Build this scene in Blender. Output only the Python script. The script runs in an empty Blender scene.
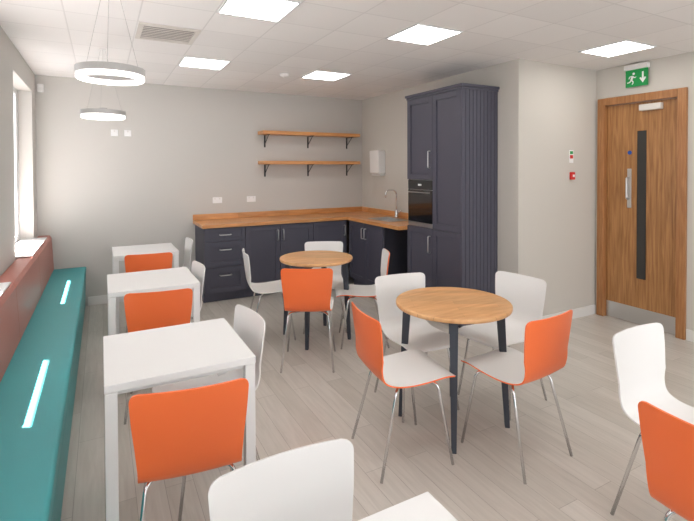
import bpy, bmesh, math
from mathutils import Vector, Matrix
C=bpy.context.scene.collection
def srgb(r,g,b):
    f=lambda c:(c/255/12.92) if c/255<=.04045 else ((c/255+.055)/1.055)**2.4
    return (f(r),f(g),f(b),1)
# ---------------- materials
def mat(name,col,rough=.5,metal=0,emit=0,bump=0,bscale=200,spec=.5,coat=0):
    m=bpy.data.materials.new(name); m.use_nodes=True; nt=m.node_tree; b=nt.nodes['Principled BSDF']
    b.inputs['Base Color'].default_value=col; b.inputs['Roughness'].default_value=rough; b.inputs['Metallic'].default_value=metal
    b.inputs['Specular IOR Level'].default_value=spec; b.inputs['Coat Weight'].default_value=coat
    if emit: b.inputs['Emission Color'].default_value=(1,.975,.94,1); b.inputs['Emission Strength'].default_value=emit
    tc=nt.nodes.new('ShaderNodeTexCoord'); n=nt.nodes.new('ShaderNodeTexNoise'); n.inputs['Scale'].default_value=bscale
    nt.links.new(tc.outputs['Object'],n.inputs['Vector'])
    if bump:
        bu=nt.nodes.new('ShaderNodeBump'); bu.inputs['Strength'].default_value=bump; bu.inputs['Distance'].default_value=.002
        nt.links.new(n.outputs['Fac'],bu.inputs['Height']); nt.links.new(bu.outputs['Normal'],b.inputs['Normal'])
    return m
def wood(name,c1,c2,scale,rough=.35,stave=None,c3=None):
    m=bpy.data.materials.new(name); m.use_nodes=True; nt=m.node_tree; N=nt.nodes.new; L=nt.links.new; b=nt.nodes['Principled BSDF']
    tc=N('ShaderNodeTexCoord'); mp=N('ShaderNodeMapping'); mp.inputs['Scale'].default_value=scale; L(tc.outputs['Object'],mp.inputs['Vector'])
    n=N('ShaderNodeTexNoise'); n.inputs['Scale'].default_value=3; n.inputs['Detail'].default_value=6; n.inputs['Distortion'].default_value=.6; L(mp.outputs[0],n.inputs['Vector'])
    cr=N('ShaderNodeValToRGB'); cr.color_ramp.elements[0].position=.35; cr.color_ramp.elements[1].position=.68
    cr.color_ramp.elements[0].color=c1; cr.color_ramp.elements[1].color=c2; L(n.outputs['Fac'],cr.inputs[0]); out=cr.outputs[0]
    if stave:
        bt=N('ShaderNodeTexBrick'); mp2=N('ShaderNodeMapping'); mp2.inputs['Rotation'].default_value=(0,0,stave[2]); L(tc.outputs['Object'],mp2.inputs['Vector']); L(mp2.outputs[0],bt.inputs['Vector'])
        bt.inputs['Scale'].default_value=1; bt.inputs['Brick Width'].default_value=stave[0]; bt.inputs['Row Height'].default_value=stave[1]; bt.inputs['Mortar Size'].default_value=.0006
        bt.inputs['Color1'].default_value=(.86,.86,.86,1); bt.inputs['Color2'].default_value=(1.08,1.06,1.04,1); bt.inputs['Mortar'].default_value=(.65,.6,.55,1)
        mx=N('ShaderNodeMix'); mx.data_type='RGBA'; mx.blend_type='MULTIPLY'; mx.inputs[0].default_value=1; L(out,mx.inputs[6]); L(bt.outputs[0],mx.inputs[7]); out=mx.outputs[2]
    L(out,b.inputs['Base Color']); b.inputs['Roughness'].default_value=rough
    return m
M={}
M['wall']=mat('wall_paint',srgb(199,196,191),.85,bump=.08,bscale=150)
M['wallk']=mat('wall_paint_warm',srgb(202,197,189),.85,bump=.08,bscale=150)
M['trim']=mat('white_gloss_trim',srgb(225,223,220),.4)
M['upvc']=mat('white_window_frame',srgb(225,225,226),.35)
M['white']=mat('white_plastic',srgb(233,231,229),.35,bump=.03)
M['whitetop']=mat('white_laminate',srgb(231,230,229),.38)
M['orange']=mat('orange_plastic',srgb(245,116,60),.36,bump=.03)
M['chrome']=mat('chrome',(.75,.75,.76,1),.12,1)
M['steel']=mat('brushed_steel',(.62,.62,.62,1),.3,1)
M['navy']=mat('navy_painted_wood',srgb(75,74,87),.5,bump=.03)
M['gapshade']=mat('appliance_gap_shade',srgb(46,46,57),.8)  # navy darkened to hold the shade of the appliance gap
M['blackm']=mat('black_metal',srgb(28,28,30),.45)
M['leg']=mat('dark_blue_grey_leg',srgb(56,60,70),.5)
M['glassblk']=mat('black_glass',srgb(16,16,19),.08,coat=.5)
M['glassgrey']=mat('smoked_vision_glass',srgb(52,50,48),.15)
M['teal']=mat('teal_vinyl',srgb(60,156,161),.42,bump=.15,bscale=400)
M['terra']=mat('terracotta_vinyl',srgb(178,110,98),.42,bump=.15,bscale=400)
M['lit']=mat('lit_diffuser',(1,1,1,1),.5,emit=11)
M['litring']=mat('lit_ring_diffuser',(1,1,1,1),.5,emit=1.3)
M['ringgrey']=mat('ring_silver_grey',srgb(172,170,168),.4)
M['green']=mat('sign_green',srgb(20,150,75),.4,emit=0)
M['signw']=mat('sign_white',srgb(240,240,240),.4)
M['red']=mat('alarm_red',srgb(205,40,35),.4)
M['blue']=mat('sign_blue',srgb(30,80,170),.4)
M['vent']=mat('vent_grey_metal',srgb(214,208,201),.5)
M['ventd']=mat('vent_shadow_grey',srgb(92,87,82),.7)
M['work']=wood('oak_worktop',srgb(196,134,78),srgb(222,162,104),(1.2,9,9),.3,stave=(.35,.045,0))
M['worky']=wood('oak_worktop_side',srgb(196,134,78),srgb(222,162,104),(9,1.2,9),.3,stave=(.35,.045,math.pi/2))
M['shelf']=wood('oak_shelf',srgb(200,138,82),srgb(226,166,108),(1.2,9,9),.35)
M['top']=wood('honey_beech_top',srgb(202,150,100),srgb(222,174,124),(1.5,10,4),.35,stave=(.5,.06,.5))
M['door']=wood('oak_door_veneer',srgb(142,96,54),srgb(182,132,82),(18,18,.9),.4)
M['frame']=wood('oak_door_frame',srgb(150,100,58),srgb(178,126,80),(24,24,1.3),.4)
# floor planks
def floor_mat():
    m=bpy.data.materials.new('pale_wood_planks'); m.use_nodes=True; nt=m.node_tree; N=nt.nodes.new; L=nt.links.new; b=nt.nodes['Principled BSDF']
    tc=N('ShaderNodeTexCoord'); mp=N('ShaderNodeMapping'); mp.inputs['Rotation'].default_value=(0,0,math.pi/2); L(tc.outputs['Object'],mp.inputs['Vector'])
    bt=N('ShaderNodeTexBrick'); L(mp.outputs[0],bt.inputs['Vector']); bt.inputs['Scale'].default_value=1; bt.inputs['Brick Width'].default_value=1.0; bt.inputs['Row Height'].default_value=.13
    bt.inputs['Mortar Size'].default_value=.0014; bt.inputs['Mortar Smooth'].default_value=.3; bt.offset=.37
    bt.inputs['Color1'].default_value=srgb(192,186,177); bt.inputs['Color2'].default_value=srgb(206,200,192); bt.inputs['Mortar'].default_value=srgb(160,153,145)
    mp2=N('ShaderNodeMapping'); mp2.inputs['Scale'].default_value=(14,1.1,1); L(tc.outputs['Object'],mp2.inputs['Vector'])
    n=N('ShaderNodeTexNoise'); n.inputs['Scale'].default_value=3; n.inputs['Detail'].default_value=7; n.inputs['Distortion'].default_value=.8; L(mp2.outputs[0],n.inputs['Vector'])
    cr=N('ShaderNodeValToRGB'); cr.color_ramp.elements[0].position=.3; cr.color_ramp.elements[1].position=.65; cr.color_ramp.elements[0].color=(.89,.885,.88,1); cr.color_ramp.elements[1].color=(1.02,1.02,1.02,1); L(n.outputs['Fac'],cr.inputs[0])
    mx=N('ShaderNodeMix'); mx.data_type='RGBA'; mx.blend_type='MULTIPLY'; mx.inputs[0].default_value=1; L(bt.outputs[0],mx.inputs[6]); L(cr.outputs[0],mx.inputs[7]); L(mx.outputs[2],b.inputs['Base Color'])
    b.inputs['Roughness'].default_value=.30
    return m
M['floor']=floor_mat()
LX,LY,G,H=1.973,2.627,.435,2.576
def ceil_mat():
    m=bpy.data.materials.new('suspended_ceiling_tiles'); m.use_nodes=True; nt=m.node_tree; N=nt.nodes.new; L=nt.links.new; b=nt.nodes['Principled BSDF']
    tc=N('ShaderNodeTexCoord'); mp=N('ShaderNodeMapping'); mp.inputs['Location'].default_value=(-LX+G*20,-LY+G*20,0); L(tc.outputs['Object'],mp.inputs['Vector'])
    bt=N('ShaderNodeTexBrick'); L(mp.outputs[0],bt.inputs['Vector']); bt.offset=0; bt.inputs['Scale'].default_value=1; bt.inputs['Brick Width'].default_value=G; bt.inputs['Row Height'].default_value=G; bt.inputs['Mortar Size'].default_value=.005
    bt.inputs['Color1'].default_value=srgb(233,230,228); bt.inputs['Color2'].default_value=srgb(240,237,235); bt.inputs['Mortar'].default_value=srgb(221,218,216)
    L(bt.outputs[0],b.inputs['Base Color']); b.inputs['Roughness'].default_value=.9
    n=N('ShaderNodeTexNoise'); n.inputs['Scale'].default_value=120; L(tc.outputs['Object'],n.inputs['Vector'])
    bu=N('ShaderNodeBump'); bu.inputs['Strength'].default_value=.1; bu.inputs['Distance'].default_value=.002; L(n.outputs['Fac'],bu.inputs['Height']); L(bu.outputs['Normal'],b.inputs['Normal'])
    return m
M['ceil']=ceil_mat()
# ---------------- helpers
def box(bm,x0,x1,y0,y1,z0,z1,mi=0):
    v=[bm.verts.new(p) for p in [(x0,y0,z0),(x1,y0,z0),(x1,y1,z0),(x0,y1,z0),(x0,y0,z1),(x1,y0,z1),(x1,y1,z1),(x0,y1,z1)]]
    for f in [(0,3,2,1),(4,5,6,7),(0,1,5,4),(1,2,6,5),(2,3,7,6),(3,0,4,7)]:
        fc=bm.faces.new([v[i] for i in f]); fc.material_index=mi
def hexa(bm,b,t,mi=0):
    v=[bm.verts.new(p) for p in b+t]
    for f in [(0,3,2,1),(4,5,6,7),(0,1,5,4),(1,2,6,5),(2,3,7,6),(3,0,4,7)]:
        fc=bm.faces.new([v[i] for i in f]); fc.material_index=mi
def lathe(bm,prof,seg=48,c=(0,0,0),close=False,mi=0):
    rings=[]
    for r,z in prof:
        rings.append([bm.verts.new((c[0]+r*math.cos(2*math.pi*i/seg),c[1]+r*math.sin(2*math.pi*i/seg),c[2]+z)) for i in range(seg)])
    n=len(rings); 
    for k in range(n if close else n-1):
        a,b=rings[k],rings[(k+1)%n]
        for i in range(seg):
            f=bm.faces.new((a[i],a[(i+1)%seg],b[(i+1)%seg],b[i])); f.smooth=not close; f.material_index=mi
    if not close:
        f=bm.faces.new(rings[0][::-1]); f.material_index=mi
        f=bm.faces.new(rings[-1]); f.material_index=mi
def fillet(pts,rad,n=6):
    pts=[Vector(p) for p in pts]; out=[pts[0]]
    for i in range(1,len(pts)-1):
        p=pts[i]; a=(pts[i-1]-p); b=(pts[i+1]-p); r=min(rad,a.length*.45,b.length*.45)
        s=p+a.normalized()*r; e=p+b.normalized()*r
        for k in range(n+1):
            t=k/n; out.append(s*(1-t)**2+p*2*t*(1-t)+e*t*t)
    out.append(pts[-1]); return out
def tube(bm,pts,r,seg=10,mi=0,r2=None):
    pts=[Vector(p) for p in pts]; rings=[]; prev=None
    for i,p in enumerate(pts):
        t=(pts[min(i+1,len(pts)-1)]-pts[max(i-1,0)]).normalized()
        if prev is None: u=t.orthogonal().normalized()
        else: u=(prev-t*prev.dot(t)).normalized()
        prev=u; w=t.cross(u); rr=r if r2 is None else r+(r2-r)*i/(len(pts)-1)
        rings.append([bm.verts.new(p+(u*math.cos(2*math.pi*k/seg)+w*math.sin(2*math.pi*k/seg))*rr) for k in range(seg)])
    for a,b in zip(rings,rings[1:]):
        for k in range(seg):
            f=bm.faces.new((a[k],a[(k+1)%seg],b[(k+1)%seg],b[k])); f.smooth=True; f.material_index=mi
    bm.faces.new(rings[0][::-1]).material_index=mi; bm.faces.new(rings[-1]).material_index=mi
def obj(name,bm,mats,parent=None,bevel=0,seg=2,loc=None,rot=None,label=None,cat=None,kind=None,fixn=True):
    if fixn: bmesh.ops.recalc_face_normals(bm,faces=bm.faces)
    me=bpy.data.meshes.new(name); bm.to_mesh(me); bm.free()
    for m in (mats if isinstance(mats,(list,tuple)) else [mats]): me.materials.append(M[m])
    o=bpy.data.objects.new(name,me); C.objects.link(o)
    if parent: o.parent=parent
    if loc: o.location=loc
    if rot is not None: o.rotation_euler=(0,0,rot)
    if bevel:
        b=o.modifiers.new('bevel','BEVEL'); b.width=bevel; b.segments=seg; b.limit_method='ANGLE'; b.angle_limit=math.radians(40)
    if label: o['label']=label
    if cat: o['category']=cat
    if kind: o['kind']=kind
    return o
def empty(name,loc,label,cat,group=None,rot=0,kind=None):
    e=bpy.data.objects.new(name,None); e.empty_display_size=.1; C.objects.link(e); e.location=loc; e.rotation_euler=(0,0,rot)
    if label: e['label']=label
    if cat: e['category']=cat
    if group: e['group']=group
    if kind: e['kind']=kind
    return e
def bx(name,mats,dims,parent=None,bevel=0,**k):
    bm=bmesh.new(); box(bm,*dims); return obj(name,bm,mats,parent,bevel,**k)
def copy_thing(src,loc,rot,label=None):
    n=src.copy(); C.objects.link(n); n.location=loc; n.rotation_euler=(0,0,rot)
    if label: n['label']=label
    for ch in [c for c in bpy.data.objects if c.parent==src]:
        k=ch.copy(); C.objects.link(k); k.parent=n
        for g in [c for c in bpy.data.objects if c.parent==ch]:
            q=g.copy(); C.objects.link(q); q.parent=k
    return n
# ---------------- room
XL,YB,XK,YC,XD=-.621,5.986,3.46,3.05,4.627
YN=-2.2
S='structure'
bx('floor','floor',(-.95,XD+.2,YN,YB+.15,-.1,0),kind=S)
bx('ceiling','ceil',(-.95,XD+.2,YN,YB+.15,H,H+.12),kind=S)
bx('wall_back','wall',(-.95,XK+.15,YB,YB+.15,0,H),kind=S)
bx('wall_kitchen','wallk',(XK,XK+.15,YC,YB,0,H),kind=S)
bx('wall_corner','wallk',(XK+.15,XD+.2,YC,YC+.15,0,H),kind=S)
wins=[(4.55,5.70),(2.50,3.55),(.4,1.45)]
bm=bmesh.new(); WO=-.92; ZS,ZT=.835,2.36
box(bm,WO,XL,YN,YB,0,ZS); box(bm,WO,XL,YN,YB,ZT,H)
ys=[YN]+[y for w in sorted(wins) for y in w]+[YB]
for i in range(0,len(ys),2): box(bm,WO,XL,ys[i],ys[i+1],ZS,ZT)
obj('wall_left',bm,'wall',kind=S)
for i,(a,b) in enumerate(sorted(wins)):
    bm=bmesh.new(); x0,x1=-.80,-.74
    box(bm,x0,x1,a,a+.06,ZS,ZT); box(bm,x0,x1,b-.06,b,ZS,ZT); box(bm,x0,x1,a+.06,b-.06,ZS,ZS+.06); box(bm,x0,x1,a+.06,b-.06,ZT-.06,ZT)
    box(bm,x0,x1,a+.06,a+.12,ZS+.06,ZT-.06); box(bm,x0,x1,b-.12,b-.06,ZS+.06,ZT-.06)
    box(bm,-.738,-.508,a,b,ZS,ZS+.010)  # sill, drawn further inward to keep sun off the backrest top
    obj('window_%d'%(i+1),bm,'upvc',bevel=.003,kind=S)
bx('added_sun_overhang','upvc',(-1.262,WO,YN,YB,ZT,ZT+.1),kind=S)  # unseen overhang, added outside to narrow the sun strips on the seat
# door wall with opening
dy0,dy1,dz=2.189,3.032,2.266
bm=bmesh.new(); box(bm,XD,XD+.15,YN,dy0+.03,0,H); box(bm,XD,XD+.15,dy1-.0,YC,0,H); box(bm,XD,XD+.15,dy0+.03,dy1,dz-.03,H)
obj('wall_right',bm,'wallk',kind=S)
# baseboards
bx('baseboard_back','trim',(-.15,1.0,YB-.015,YB,0,.1),kind=S,bevel=.004)
bx('baseboard_kitchen','trim',(XK-.015,XK,YC-.015,3.29,0,.1),kind=S,bevel=.004)
bx('baseboard_corner','trim',(XK,XD-.015,YC-.015,YC,0,.1),kind=S,bevel=.004)
bx('baseboard_right','trim',(XD-.015,XD,YN,dy0-.005,0,.1),kind=S,bevel=.004)
# door
d=empty('door_1',(XD,(dy0+dy1)/2,0),None,None,kind=S)
w=(dy1-dy0)/2
bm=bmesh.new(); fw=.075
box(bm,-.03,.10,-w,-w+fw,0,dz); box(bm,-.03,.10,w-fw-.01,w-.012,0,dz); box(bm,-.03,.10,-w+fw,w-fw-.01,dz-fw,dz)
obj('door_frame',bm,'frame',d,.004)
lw0,lw1=-w+fw+.004,w-fw-.014
bx('door_leaf','door',(.02,.065,lw0,lw1,.006,dz-fw-.004),d,.002)
Yc=(dy0+dy1)/2
bm=bmesh.new(); box(bm,.012,.019,2.55-Yc,2.635-Yc,.46,1.91); obj('vision_panel',bm,'glassgrey',d,.001)
bx('kick_plate','steel',(.013,.019,lw0+.005,lw1-.005,.01,.17),d,.001)
h=bx('push_plate','steel',(.010,.019,2.69-Yc,2.73-Yc,1.15,1.54),d,.003)
bm=bmesh.new(); tube(bm,fillet([(.010,2.71-Yc,1.24),(-.035,2.71-Yc,1.24),(-.035,2.71-Yc,1.45),(.010,2.71-Yc,1.45)],.03),.009); obj('pull_handle',bm,'steel',d)
bm=bmesh.new(); box(bm,-.03,.019,2.40-Yc,2.60-Yc,2.10,2.16); obj('door_closer',bm,'vent',d,.006)
bm=bmesh.new(); lathe(bm,[(.020,0),(.020,.003)],24); bmesh.ops.rotate(bm,verts=bm.verts,matrix=Matrix.Rotation(-math.pi/2,3,'Y')); bmesh.ops.translate(bm,verts=bm.verts,vec=(.019,2.71-Yc,1.70)); obj('door_sticker',bm,'blue',d)
# ---------------- ceiling lights
def panel(i,j):
    e=empty('ceiling_light_panel',(LX+(i+.5)*G,LY+(j+.5)*G,H),'square white LED ceiling panel set into the tile grid','ceiling light','ceiling light panels')
    s=G/2-.006; t=.014
    bm=bmesh.new(); box(bm,-s,s,-s,-s+t,-.008,0); box(bm,-s,s,s-t,s,-.008,0); box(bm,-s,-s+t,-s+t,s-t,-.008,0); box(bm,s-t,s,-s+t,s-t,-.008,0)
    obj('frame',bm,'upvc',e)
    bx('diffuser','lit',(-s+t,s-t,-s+t,s-t,-.005,0),e)
    return e
p0=panel(0,0)
for i,j in [(-3,0),(-3,4),(0,4),(4,-1),(-3,-4),(0,-4),(4,-5)]:  # last three are out of view, added for their light
    copy_thing(p0,(LX+(i+.5)*G,LY+(j+.5)*G,H),0)
# vent
e=empty('air_vent_grille',(LX-3.5*G,LY+2.5*G,H),'grey metal air grille with slats in the tiled ceiling','vent')
s=G/2-.008
bm=bmesh.new(); box(bm,-s,s,-s,-s+.035,-.012,0); box(bm,-s,s,s-.035,s,-.012,0); box(bm,-s,-s+.035,-s+.035,s-.035,-.012,0); box(bm,s-.035,s,-s+.035,s-.035,-.012,0); obj('frame',bm,'vent',e,.002)
bm=bmesh.new()
for k in range(8):
    y=-s+.055+k*(2*s-.11)/7; box(bm,-s+.035,s-.035,y-.011,y+.011,-.006,-.003)
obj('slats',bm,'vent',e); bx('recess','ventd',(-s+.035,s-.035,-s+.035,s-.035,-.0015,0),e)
# smoke detector
e=empty('smoke_detector',(1.756,4.71,H),'small round white smoke detector on the ceiling','smoke detector')
bm=bmesh.new(); lathe(bm,[(.05,0),(.05,-.015),(.035,-.03),(.012,-.036)],32); obj('housing',bm,'white',e)
bm=bmesh.new(); lathe(bm,[(.012,-.036),(.010,-.042)],16); obj('sensor_cap',bm,'trim',e)
# motion sensor
e=empty('motion_sensor',(XL+.05,YB,2.44),'small white alarm motion sensor in the ceiling corner','sensor')
bx('housing','white',(-.03,.03,-.04,0,-.05,.04),e,.01); bx('lens','trim',(-.018,.018,-.044,-.04,-.03,.0),e,.002)
# pendant rings
def pendant(loc,z):
    e=empty('pendant_lamp',(loc[0],loc[1],z),'silver and white ring LED pendant lamp hanging on thin cables','lamp','ring pendant lamps')
    R=.163
    bm=bmesh.new(); lathe(bm,[(R-.022,.034),(R,.034),(R,.000),(R-.022,.000)],64,close=True); obj('ring_housing',bm,'ringgrey',e)
    bm=bmesh.new(); lathe(bm,[(R-.022,-.001),(R-.003,-.001),(R-.003,-.022),(R-.007,-.028),(R-.018,-.028),(R-.022,-.022)],64,close=True); obj('light_diffuser',bm,'litring',e)
    hz=H-z
    bm=bmesh.new(); lathe(bm,[(.032,.034),(.032,.056)],32); obj('driver_hub',bm,'ringgrey',e,.004)
    for k in range(3):
        a=k*2*math.pi/3+.4; bm=bmesh.new(); tube(bm,[((R-.012)*math.cos(a),(R-.012)*math.sin(a),.033),(.03*math.cos(a),.03*math.sin(a),.045)],.0025,6); obj('support_arm',bm,'ringgrey',e)
        bm=bmesh.new(); tube(bm,[((R-.012)*math.cos(a),(R-.012)*math.sin(a),.033),(.02*math.cos(a),.02*math.sin(a),hz-.012)],.0010,6); obj('suspension_cable',bm,'ringgrey',e)
    bm=bmesh.new(); lathe(bm,[(.03,hz-.015),(.03,hz)],40); obj('ceiling_rose',bm,'white',e,.003)
    return e
pl=pendant((.05,2.68),2.04); copy_thing(pl,(.02,4.21,1.99),0)
# ---------------- bench
e=empty('banquette_bench',(XL,2.9,0),'long upholstered banquette, teal seat and terracotta back, by the windows','bench')
y0,y1=-1.2-2.9,YB-.005-2.9
ox=-XL
def prism(name,poly,ya,yb,m,bev):
    bm=bmesh.new(); n=len(poly); A=[bm.verts.new((x+ox,ya,z)) for x,z in poly]; B=[bm.verts.new((x+ox,yb,z)) for x,z in poly]
    bm.faces.new(A); bm.faces.new(B[::-1])
    for i in range(n): bm.faces.new((A[i],B[i],B[(i+1)%n],A[(i+1)%n]))
    o=obj(name,bm,m,e,bev,3)
    for p in o.data.polygons: p.use_smooth=False
    return o
prism('seat_cushion',[(-.612,.30),(-.17,.30),(-.16,.44),(-.17,.45),(-.612,.45)],y0,y1,'teal',.015)
prism('base',[(-.612,.0),(-.175,.0),(-.17,.298),(-.612,.298)],y0,y1,'teal',.004)
L=(y1-y0)/6
for k in range(6):
    prism('backrest',[(-.612,.452),(-.47,.452),(-.49,.80),(-.505,.83),(-.612,.832)],y0+k*L+.0005,y0+(k+1)*L-.0005,'terra',.005)
# ---------------- white tables
def wtable(x0,x1,ya,yb):
    e=empty('square_table',((x0+x1)/2,(ya+yb)/2,0),'square white cafe table with white metal legs beside the bench','table','white square tables')
    a,b=(x1-x0)/2,(yb-ya)/2
    bx('tabletop','whitetop',(-a,a,-b,b,.708,.74),e,.003)
    bm=bmesh.new(); t=.045
    box(bm,-a+t,a-t,-b+.03,-b+.05,.685,.707); box(bm,-a+t,a-t,b-.05,b-.03,.685,.707); box(bm,-a+.03,-a+.05,-b+t,b-t,.685,.707); box(bm,a-.05,a-.03,-b+t,b-t,.685,.707); obj('apron',bm,'whitetop',e,.002)
    for sx in (-1,1):
        for sy in (-1,1):
            cx,cy=sx*(a-.024),sy*(b-.024); bx('leg','whitetop',(cx-.022,cx+.022,cy-.022,cy+.022,0,.707),e,.003)
    return e
wtable(0,.583,1.934,2.521); wtable(.03,.616,3.383,3.991); wtable(.09,.672,4.80,5.385); wtable(.135,.718,.33,.915)
# ---------------- round tables
def rtable(loc,r,rot=0):
    e=empty('round_table',(loc[0],loc[1],0),'round beech-topped cafe table with dark splayed legs','table','round tables')
    bm=bmesh.new(); lathe(bm,[(r-.012,.712),(r-.003,.716),(r,.722),(r,.734),(r-.003,.739),(r-.008,.74)],72); o=obj('tabletop',bm,'top',e)
    bm=bmesh.new(); 
    for k in range(2):
        a=math.radians(50+90*k+rot); c,s=math.cos(a),math.sin(a); q=r*.8; t=.02
        hexa(bm,[(-q*c-t*-s,-q*s-t*c,.68-k*.001),(q*c-t*-s,q*s-t*c,.68-k*.001),(q*c+t*-s,q*s+t*c,.68-k*.001),(-q*c+t*-s,-q*s+t*c,.68-k*.001)],[(-q*c-t*-s,-q*s-t*c,.711),(q*c-t*-s,q*s-t*c,.711),(q*c+t*-s,q*s+t*c,.711),(-q*c+t*-s,-q*s+t*c,.711)])
    obj('underframe',bm,'leg',e)
    for k in range(4):
        a=math.radians(50+90*k+rot); bm=bmesh.new(); hw,hb=.024,.014
        def sq(rad,z,hh):
            pts=[]
            for dx,dy in ((-1,-1),(1,-1),(1,1),(-1,1)):
                x=rad+dx*hh; y=dy*hh; pts.append((x*math.cos(a)-y*math.sin(a),x*math.sin(a)+y*math.cos(a),z))
            return pts
        hexa(bm,sq(r*.92,0,hb),sq(r*.80,.711,hw)); obj('leg',bm,'leg',e,.003)
    return e
rtable((1.885,2.16),.346); rtable((1.737,3.852),.335)
# ---------------- chairs
prof=[(.225,.428,.150),(.215,.446,.185),(.15,.455,.198),(.05,.446,.201),(-.05,.440,.197),(-.13,.446,.188),(-.185,.470,.182),(-.212,.520,.182),(-.226,.59,.189),(-.238,.69,.200),(-.252,.80,.207)]
prof=[(a,b,c*.965) for a,b,c in prof]
def cr(p0,p1,p2,p3,t): return tuple(.5*((2*b)+(-a+c)*t+(2*a-5*b+4*c-d)*t*t+(-a+3*b-3*c+d)*t**3) for a,b,c,d in zip(p0,p1,p2,p3))
samp=[]
n=len(prof)
for i in range(n-1):
    K=6 if i<n-2 else 14
    for k in range(K):
        samp.append(cr(prof[max(i-1,0)],prof[i],prof[i+1],prof[min(i+2,n-1)],k/K))
samp.append(prof[-1])
arc=[0]
for a,b in zip(samp,samp[1:]): arc.append(arc[-1]+math.hypot(b[0]-a[0],b[1]-a[1]))
TOT=arc[-1]
def shell_grid(mcount=16):
    rows=[]; R=.032
    for i,(x,z,w) in enumerate(samp):
        a=samp[max(i-1,0)]; b=samp[min(i+1,len(samp)-1)]; tx,tz=b[0]-a[0],b[1]-a[1]; l=math.hypot(tx,tz); nx,nz=tz/l,-tx/l
        e_=min(TOT-arc[i],1); hw=w
        if e_<R: hw-=R-math.sqrt(max(R*R-(R-e_)**2,0))
        back=min(max((z-.47)/.12,0),1); seat=1-back
        inn,out=[],[]
        for k in range(mcount+1):
            v=-1+2*k/mcount; y=v*hw; vv=(y/.21)**2
            px=x+.030*vv*back; pz=z+.012*vv*seat
            inn.append(Vector((px,y,pz))); out.append(Vector((px-nx*.0075,y,pz-nz*.0075)))
        rows.append((inn,out))
    return rows
ROWS=shell_grid()
SPL=6*6+3
def shell_part(name,i0,i1,cap0,cap1,mats,parent):
    bm=bmesh.new(); I=[[bm.verts.new(v) for v in ROWS[i][0]] for i in range(i0,i1+1)]; O=[[bm.verts.new(v) for v in ROWS[i][1]] for i in range(i0,i1+1)]
    m=len(I[0])-1
    def q(vs,mi,sm=True):
        f=bm.faces.new(vs); f.material_index=mi; f.smooth=sm; return f
    rim=[]
    for r in range(len(I)-1):
        for k in range(m):
            q((I[r][k],I[r][k+1],I[r+1][k+1],I[r+1][k]),0); q((O[r][k],O[r+1][k],O[r+1][k+1],O[r][k+1]),1)
        rim.append(q((I[r][0],I[r+1][0],O[r+1][0],O[r][0]),1)); rim.append(q((I[r][m],O[r][m],O[r+1][m],I[r+1][m]),1))
    for c,r in ((cap0,0),(cap1,-1)):
        if c:
            for k in range(m): rim.append(q((I[r][k],O[r][k],O[r][k+1],I[r][k+1]),1))
    bmesh.ops.recalc_face_normals(bm,faces=bm.faces)
    for f in rim:
        for ed in f.edges:
            if any(g not in rim for g in ed.link_faces): ed.smooth=False
    return obj(name,bm,mats,parent,fixn=False)
def chair(inner,outer,label):
    e=empty('dining_chair',(0,0,0),label,'chair','cafe chairs')
    shell_part('seat',0,SPL,True,False,[inner,outer],e); shell_part('backrest',SPL,len(ROWS)-1,False,True,[inner,outer],e)
    for sx,fx in ((1,.185),(-1,-.225)):
        for sy in (-1,1):
            bm=bmesh.new(); tube(bm,fillet([(sx*.03,sy*.05,.420),(sx*.12,sy*.155,.420),(fx,sy*.200,.001)],.035,8),.0078,10); obj('leg',bm,'chrome',e)
    bm=bmesh.new(); box(bm,-.07,.07,-.07,.07,.424,.432); tube(bm,[(0,-.06,.418),(0,.06,.418)],.009); obj('underframe',bm,'chrome',e)
    return e
def place(src,first,x,y,hd,label=None):
    a=math.radians(hd); ox_,oy_=x+.25*math.cos(a),y+.25*math.sin(a)
    if first: src.location=(ox_,oy_,0); src.rotation_euler=(0,0,a); src['label']=label or src['label']; return
    copy_thing(src,(ox_,oy_,0),a,label)
co=chair('white','orange','two-tone cafe chair with orange outer back and white inner shell')
cw=chair('white','white','white plastic shell cafe chair on chrome legs')
OS='orange-backed shell chair on chrome legs at a white square table'; WS='white shell chair on chrome legs beside a white square table'
OR='orange-backed chair with white inner shell at a round wooden table'; WR='white shell chair on chrome legs at a round wooden table'
place(co,True,.265,1.635,82,OS)
for x,y,hd,l in [(.305,3.03,82,OS),(.365,4.42,84,OS),(1.205,2.10,-8,OR),(2.02,1.55,95,OR),(1.352,3.178,62,OR),(2.28,3.48,155,OR),(1.52,.67,0,'orange-backed shell chair on chrome legs standing on its own')]:
    place(co,False,x,y,hd,l)
place(cw,True,.70,2.36,186,WS)
for x,y,hd,l in [(.69,3.74,183,WS),(.84,5.12,180,WS),(.415,1.14,270,WS),(1.86,2.70,263,WR),(2.60,2.26,188,WR),(1.14,4.14,-10,WR),(2.02,4.29,246,WR),(2.20,1.26,270,'white shell chair on chrome legs near an orange-backed chair')]:
    place(cw,False,x,y,hd,l)
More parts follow.
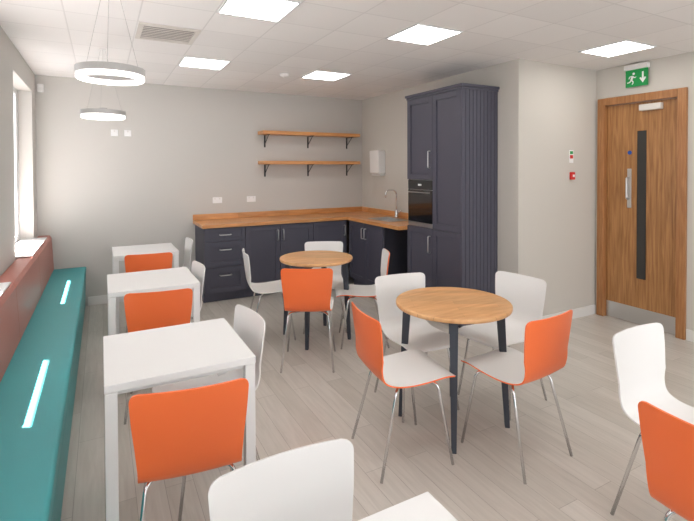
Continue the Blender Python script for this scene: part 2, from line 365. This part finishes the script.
# ---------------- kitchen
FY=YB-.6; FX=2.894
def front_mesh(name,w,hh,parent,loc,rot,flat=False):
    # panel in local x (width, centred), z up, front towards -y
    bm=bmesh.new(); f=.06
    if flat: box(bm,-w/2,w/2,0,.02,0,hh)
    else:
        f=min(f,hh*.25); box(bm,-w/2,-w/2+f,0,.02,0,hh); box(bm,w/2-f,w/2,0,.02,0,hh); box(bm,-w/2+f,w/2-f,0,.02,0,f); box(bm,-w/2+f,w/2-f,0,.02,hh-f,hh); box(bm,-w/2+f,w/2-f,.013,.02,f,hh-f)
    return obj(name,bm,'navy',parent,.0015,1,loc=loc,rot=rot)
def handle(parent,x,z,vert,L=.13):
    bm=bmesh.new()
    if vert: pts=[(x,0,z-L/2),(x,-.03,z-L/2),(x,-.03,z+L/2),(x,0,z+L/2)]
    else: pts=[(x-L/2,0,z),(x-L/2,-.03,z),(x+L/2,-.03,z),(x+L/2,0,z)]
    tube(bm,fillet(pts,.012,4),.0065,8); o=obj('handle',bm,'steel',parent); o['label']='brushed steel bar handle'; return o
def base_unit(name,loc,rot,w,kind_,label,hside=1,depth=.575):
    # local: width x centred, front at y=0 facing -y, body behind
    e=empty(name,loc,label,'cabinet','navy base cabinets',rot)
    bm=bmesh.new(); box(bm,-w/2+.0005,w/2-.0005,.022,depth,.11,.868); box(bm,-w/2+.0005,w/2-.0005,.07,depth,0,.11); obj('body',bm,'navy',e)
    g=.006
    if kind_=='drawers':
        zs=[(.115,.405),(.412,.702),(.709,.862)]
        for a,b in zs:
            dd=front_mesh('drawer',w-g,b-a,e,(0,0,a),0); handle(dd,0,(b-a)*.5 if b-a<.2 else (b-a)-.09,False)
    else:
        dd=front_mesh('door',w-g,.747,e,(0,0,.115),0); handle(dd,hside*(w/2-.035),.62,True)
    return e
base_unit('drawer_cabinet',(1.03+.238,FY+.0,0),0,.476,'drawers','navy shaker drawer cabinet under the oak worktop')
xs=[1.506,1.944,2.387,2.872]
for i in range(3):
    base_unit('base_cabinet',((xs[i]+xs[i+1])/2,FY,0),0,xs[i+1]-xs[i],'door','navy shaker door cabinet under the oak worktop',[1,-1,1][i])
# right run facing -X : rot = -90deg (local -y -> world -x)
r=-math.pi/2
ys=[5.36,4.95,4.54]
for i in range(2):
    ya,yb=ys[i+1],ys[i]
    q_=base_unit('base_cabinet',(FX,(ya+yb)/2,0),r,yb-ya,'door','navy shaker cabinet beneath the sink worktop',[1,-1][i],depth=.56)
bx('side_panel','gapshade',(.205,.217,.03,.56,0,.868),q_)['label']='side panel coloured dark for the shade in the appliance gap'  # added sheet, the shade of the open gap is put into its colour
# worktop
bm=bmesh.new(); z0,z1=.87,.91
box(bm,1.005,XK-.002,FY-.02,YB-.002,z0,z1)
sy0,sy1,sx0,sx1=4.60,5.05,3.02,3.30
wt=obj('worktop',bm,'work',None,.003,label='L-shaped oiled oak worktop with upstand on navy cabinets',cat='worktop')
bm=bmesh.new(); yt=FY-.0205; yb=4.186
box(bm,FX-.02,XK-.002,yb,sy0,z0,z1); box(bm,FX-.02,XK-.002,sy1,yt,z0,z1); box(bm,FX-.02,sx0,sy0,sy1,z0,z1); box(bm,sx1,XK-.002,sy0,sy1,z0,z1)
obj('return_section',bm,'worky',wt)
bm=bmesh.new(); box(bm,1.005,XK-.002,YB-.022,YB-.002,z1,z1+.07); obj('upstand',bm,'work',wt,.002)
bm=bmesh.new(); box(bm,XK-.022,XK-.002,yb,YB-.0225,z1,z1+.07); obj('upstand',bm,'worky',wt,.002)
# sink
e=empty('kitchen_sink',((sx0+sx1)/2,(sy0+sy1)/2,.91),'stainless steel inset sink in the oak worktop','sink')
a,b=(sx1-sx0)/2,(sy1-sy0)/2
bm=bmesh.new(); q=.012
for dm in [(-a-q,a+q,-b-q,-b+.01,.0005,.006),(-a-q,a+q,b-.01,b+q,.0005,.006),(-a-q,-a+.01,-b+.01,b-.01,.0005,.006),(a-.01,a+q,-b+.01,b-.01,.0005,.006)]: box(bm,*dm)
obj('rim',bm,'steel',e,.002)
bm=bmesh.new()
for dm in [(-a+.004,a-.004,-b+.004,b-.004,-.035,-.03),(-a+.003,-a+.006,-b+.004,b-.004,-.03,.0),(a-.006,a-.003,-b+.004,b-.004,-.03,0),(-a+.006,a-.006,-b+.003,-b+.006,-.03,0),(-a+.006,a-.006,b-.006,b-.003,-.03,0)]: box(bm,*dm)
obj('basin',bm,'steel',e)
# faucet
e=empty('kitchen_faucet',(3.375,4.95,.911),'tall chrome gooseneck kitchen tap behind the sink','tap')
bm=bmesh.new(); lathe(bm,[(.026,0),(.026,.01),(.02,.02),(.02,.09),(.014,.1)],24); obj('base',bm,'chrome',e)
bm=bmesh.new(); tube(bm,fillet([(0,0,.09),(0,0,.36),(-.16,0,.36),(-.17,0,.26)],.08,10),.011,12); obj('spout',bm,'chrome',e)
bm=bmesh.new(); tube(bm,[(0,-.02,.06),(0,-.05,.065),(0,-.11,.10)],.007,8); obj('lever',bm,'chrome',e)
# tall unit
TX,TY0,TY1=2.993,3.302,4.18; TZ=2.30; tm=(TY0+TY1)/2
e=empty('tall_cabinet',(TX,tm,0),'tall navy larder cabinet with grooved side and cornice','cabinet')
def tl(x0,x1,y0,y1,z0,z1): return (x0-TX,x1-TX,y0-tm,y1-tm,z0,z1)
bm=bmesh.new(); oz0,oz1=.925,1.43; xb=XK-.002
box(bm,*tl(TX+.022,xb,TY0+.02,tm,.10,TZ)); box(bm,*tl(TX+.022,xb,tm,TY1,.10,oz0)); box(bm,*tl(TX+.022,xb,tm,TY1,oz1,TZ)); box(bm,*tl(XK-.06,xb,tm,TY1,oz0,oz1)); box(bm,*tl(TX+.022,XK-.06,TY1-.016,TY1,oz0,oz1))
box(bm,*tl(TX+.06,xb,TY0+.02,TY1,0,.10)); obj('body',bm,'navy',e)
# grooved side
bm=bmesh.new(); nb=10; wB=(xb-TX)/nb
for k in range(nb): 
    xa=TX+k*wB; box(bm,*tl(xa+.0022,xa+wB-.0022,TY0,TY0+.019,.0,TZ)); 
box(bm,*tl(TX,xb,TY0+.006,TY0+.0195,0,TZ)); obj('side_panel',bm,'navy',e,.001,1)
# cornice
bm=bmesh.new()
for k,(o_,za,zb) in enumerate([(.008,TZ,TZ+.022),(.022,TZ+.022,TZ+.048)]): box(bm,*tl(TX-o_,xb,TY0-o_,TY1+o_*.6,za,zb))
obj('cornice',bm,'navy',e,.003)
def tdoor(ya,yb,za,zb,hy,hz,hl=.17):
    dd=front_mesh('door',yb-ya-.003,zb-za-.004,e,(0,(ya+yb)/2-tm,za+.002),r)
    if hy is not None:
        handle(dd,hy*((yb-ya)/2-.035),hz-za,True,hl)
tdoor(tm,TY1,oz1,TZ,1,1.64); tdoor(tm,TY1,.10,oz0,1,.76)
tdoor(TY0+.02,tm,oz0,TZ,None,0); tdoor(TY0+.02,tm,.10,oz0,None,0)
# oven
e=empty('built_in_microwave_oven',(TX,(tm+TY1-.016)/2,oz0),'black glass built-in microwave oven in the tall navy cabinet','oven')
hw=(TY1-.016-tm)/2-.002; oh=oz1-oz0
bx('body','steel',(.025,.36,-hw,hw,.003,oh-.003),e)
bx('door','glassblk',(0,.024,-hw,hw,.05,oh-.11),e,.002)
bx('control_panel','glassblk',(0,.024,-hw,hw,oh-.105,oh-.004),e,.002)
bx('lower_trim','steel',(.002,.024,-hw,hw,.004,.046),e,.002)
bm=bmesh.new(); tube(bm,fillet([(0,-hw+.04,oh-.135),(-.03,-hw+.04,oh-.135),(-.03,hw-.04,oh-.135),(0,hw-.04,oh-.135)],.01,4),.006,8); obj('handle',bm,'steel',e)
bx('display','signw',(-.0015,0,-.03,.03,oh-.065,oh-.045),e)
# shelves + brackets
def shelf(z):
    e=empty('wall_shelf',(2.575,YB,z),'oak wall shelf on black metal brackets above the worktop','shelf','oak wall shelves')
    bx('board','shelf',(-.725,.725,-.225,-.0,-.045,0),e,.003)
    for x in (-.63,.0,.62):
        bm=bmesh.new(); box(bm,x-.01,x+.01,-.008,-.00,-.21,-.046); box(bm,x-.01,x+.01,-.2,-.008,-.053,-.046)
        tube(bm,[(x,-.17,-.051),(x,-.006,-.17)],.005,6); obj('bracket',bm,'blackm',e)
    return e
s1=shelf(2.05); copy_thing(s1,(2.575,YB,1.655),0)
# towel dispenser
e=empty('paper_towel_dispenser',(XK,5.46,1.45),'white paper towel dispenser mounted on the wall','dispenser')
bm=bmesh.new(); hexa(bm,[(-.11,-.12,.03),(0,-.12,.03),(0,.12,.03),(-.11,.12,.03)],[(-.12,-.12,.35),(0,-.12,.35),(0,.12,.35),(-.12,.12,.35)]); obj('cover',bm,'white',e,.015,3)
bx('tray','trim',(-.09,0,-.11,.11,.0,.028),e,.005)
# sockets
def plate(name,x,z,w,hh,label,cat,holes):
    e=empty(name,(x,YB,z),label,cat)
    bx('faceplate','signw',(-w/2,w/2,-.009,0,-hh/2,hh/2),e,.003)
    for k in holes: bx('switch','trim',(k-.007,k+.007,-.013,-.009,.01,.03),e,.001)
for x in (1.31,1.754): plate('wall_socket',x,1.15,.12,.075,'white double power socket on the wall above the worktop','socket',(-.03,.03))
for x in (.14,.28): plate('wall_outlet_plate',x,1.975,.076,.076,'small white outlet plate high on the grey wall','socket',(0,))
# exit sign
e=empty('exit_sign',(XD,2.62,2.34),'green illuminated emergency exit sign with running figure above the door','sign')
bx('housing','white',(-.06,0,-.11,.11,.165,.215),e,.006)
bx('sign_panel','green',(-.034,-.026,-.105,.105,0,.165),e,.001)
bm=bmesh.new()
def poly(pts,x=-.0350):
    # pts in (u right as seen, v up): seen from -X side looking +X, right = -Y
    f=bm.faces.new([bm.verts.new((x,-u,v)) for u,v in pts])
# running man
def seg(a,b,w):
    a=Vector(a);b=Vector(b);n=(b-a).normalized();p=Vector((-n.y,n.x))*w/2; poly([a+p,a-p,b-p,b+p])
seg((-.035,.105),(-.048,.065),.022); seg((-.048,.068),(-.028,.045),.012); seg((-.028,.047),(-.040,.022),.010); seg((-.048,.068),(-.066,.045),.012); seg((-.066,.047),(-.088,.043),.010)
seg((-.035,.105),(-.062,.100),.010); seg((-.062,.102),(-.072,.080),.009); seg((-.035,.103),(-.015,.085),.009); seg((-.016,.086),(-.002,.094),.008)
poly([(-.026+.012*math.cos(t*math.pi/6),.126+.012*math.sin(t*math.pi/6)) for t in range(12)])
# arrow down
seg((.060,.135),(.060,.06),.016); poly([(.028,.075),(.060,.028),(.092,.075),(.078,.083),(.060,.058),(.042,.083)])
obj('pictogram',bm,'signw',e,fixn=False)
# fire notices on corner wall
e=empty('fire_action_notice',(4.22,YC,1.60),'small white and green fire notice on the wall','sign')
bx('plate','signw',(-.03,.03,-.004,0,0,.13),e); bx('green_band','green',(-.024,.024,-.005,-.004,.09,.12),e); bx('red_band','red',(-.024,.024,-.005,-.004,.045,.08),e)
e=empty('fire_alarm_call_point',(4.22,YC,1.43),'red fire alarm call point on the wall','alarm')
bx('housing','red',(-.027,.027,-.03,0,0,.078),e,.006); bx('glass_panel','signw',(-.014,.014,-.032,-.030,.028,.052),e)
# ---------------- lights
W=bpy.data.worlds.new('w'); bpy.context.scene.world=W; W.use_nodes=True
W.node_tree.nodes['Background'].inputs[0].default_value=(.97,.98,1,1); W.node_tree.nodes['Background'].inputs[1].default_value=2.6
sl=bpy.data.lights.new('sun','SUN'); sl.energy=90; sl.angle=.009; sl.color=(1,.90,.86); so=bpy.data.objects.new('sun',sl); C.objects.link(so); so.location=(-5,4,6)
so.rotation_euler=Vector((.195,-.11,-.38)).to_track_quat('-Z','Y').to_euler()
# ---------------- camera
cam=bpy.data.cameras.new('camera'); co_=bpy.data.objects.new('camera',cam); C.objects.link(co_)
cam.sensor_width=36; cam.lens=36*459.4/694; cam.shift_y=-(260.5-175.65)/694; cam.clip_start=.02
co_.matrix_world=Matrix.Translation((0,0,1.553))@Matrix.Rotation(math.radians(-28.14),4,'Z')@Matrix.Rotation(math.radians(90-.909),4,'X')@Matrix.Rotation(math.radians(-.2),4,'Z')
bpy.context.scene.camera=co_
bpy.context.scene.view_settings.view_transform='Standard'
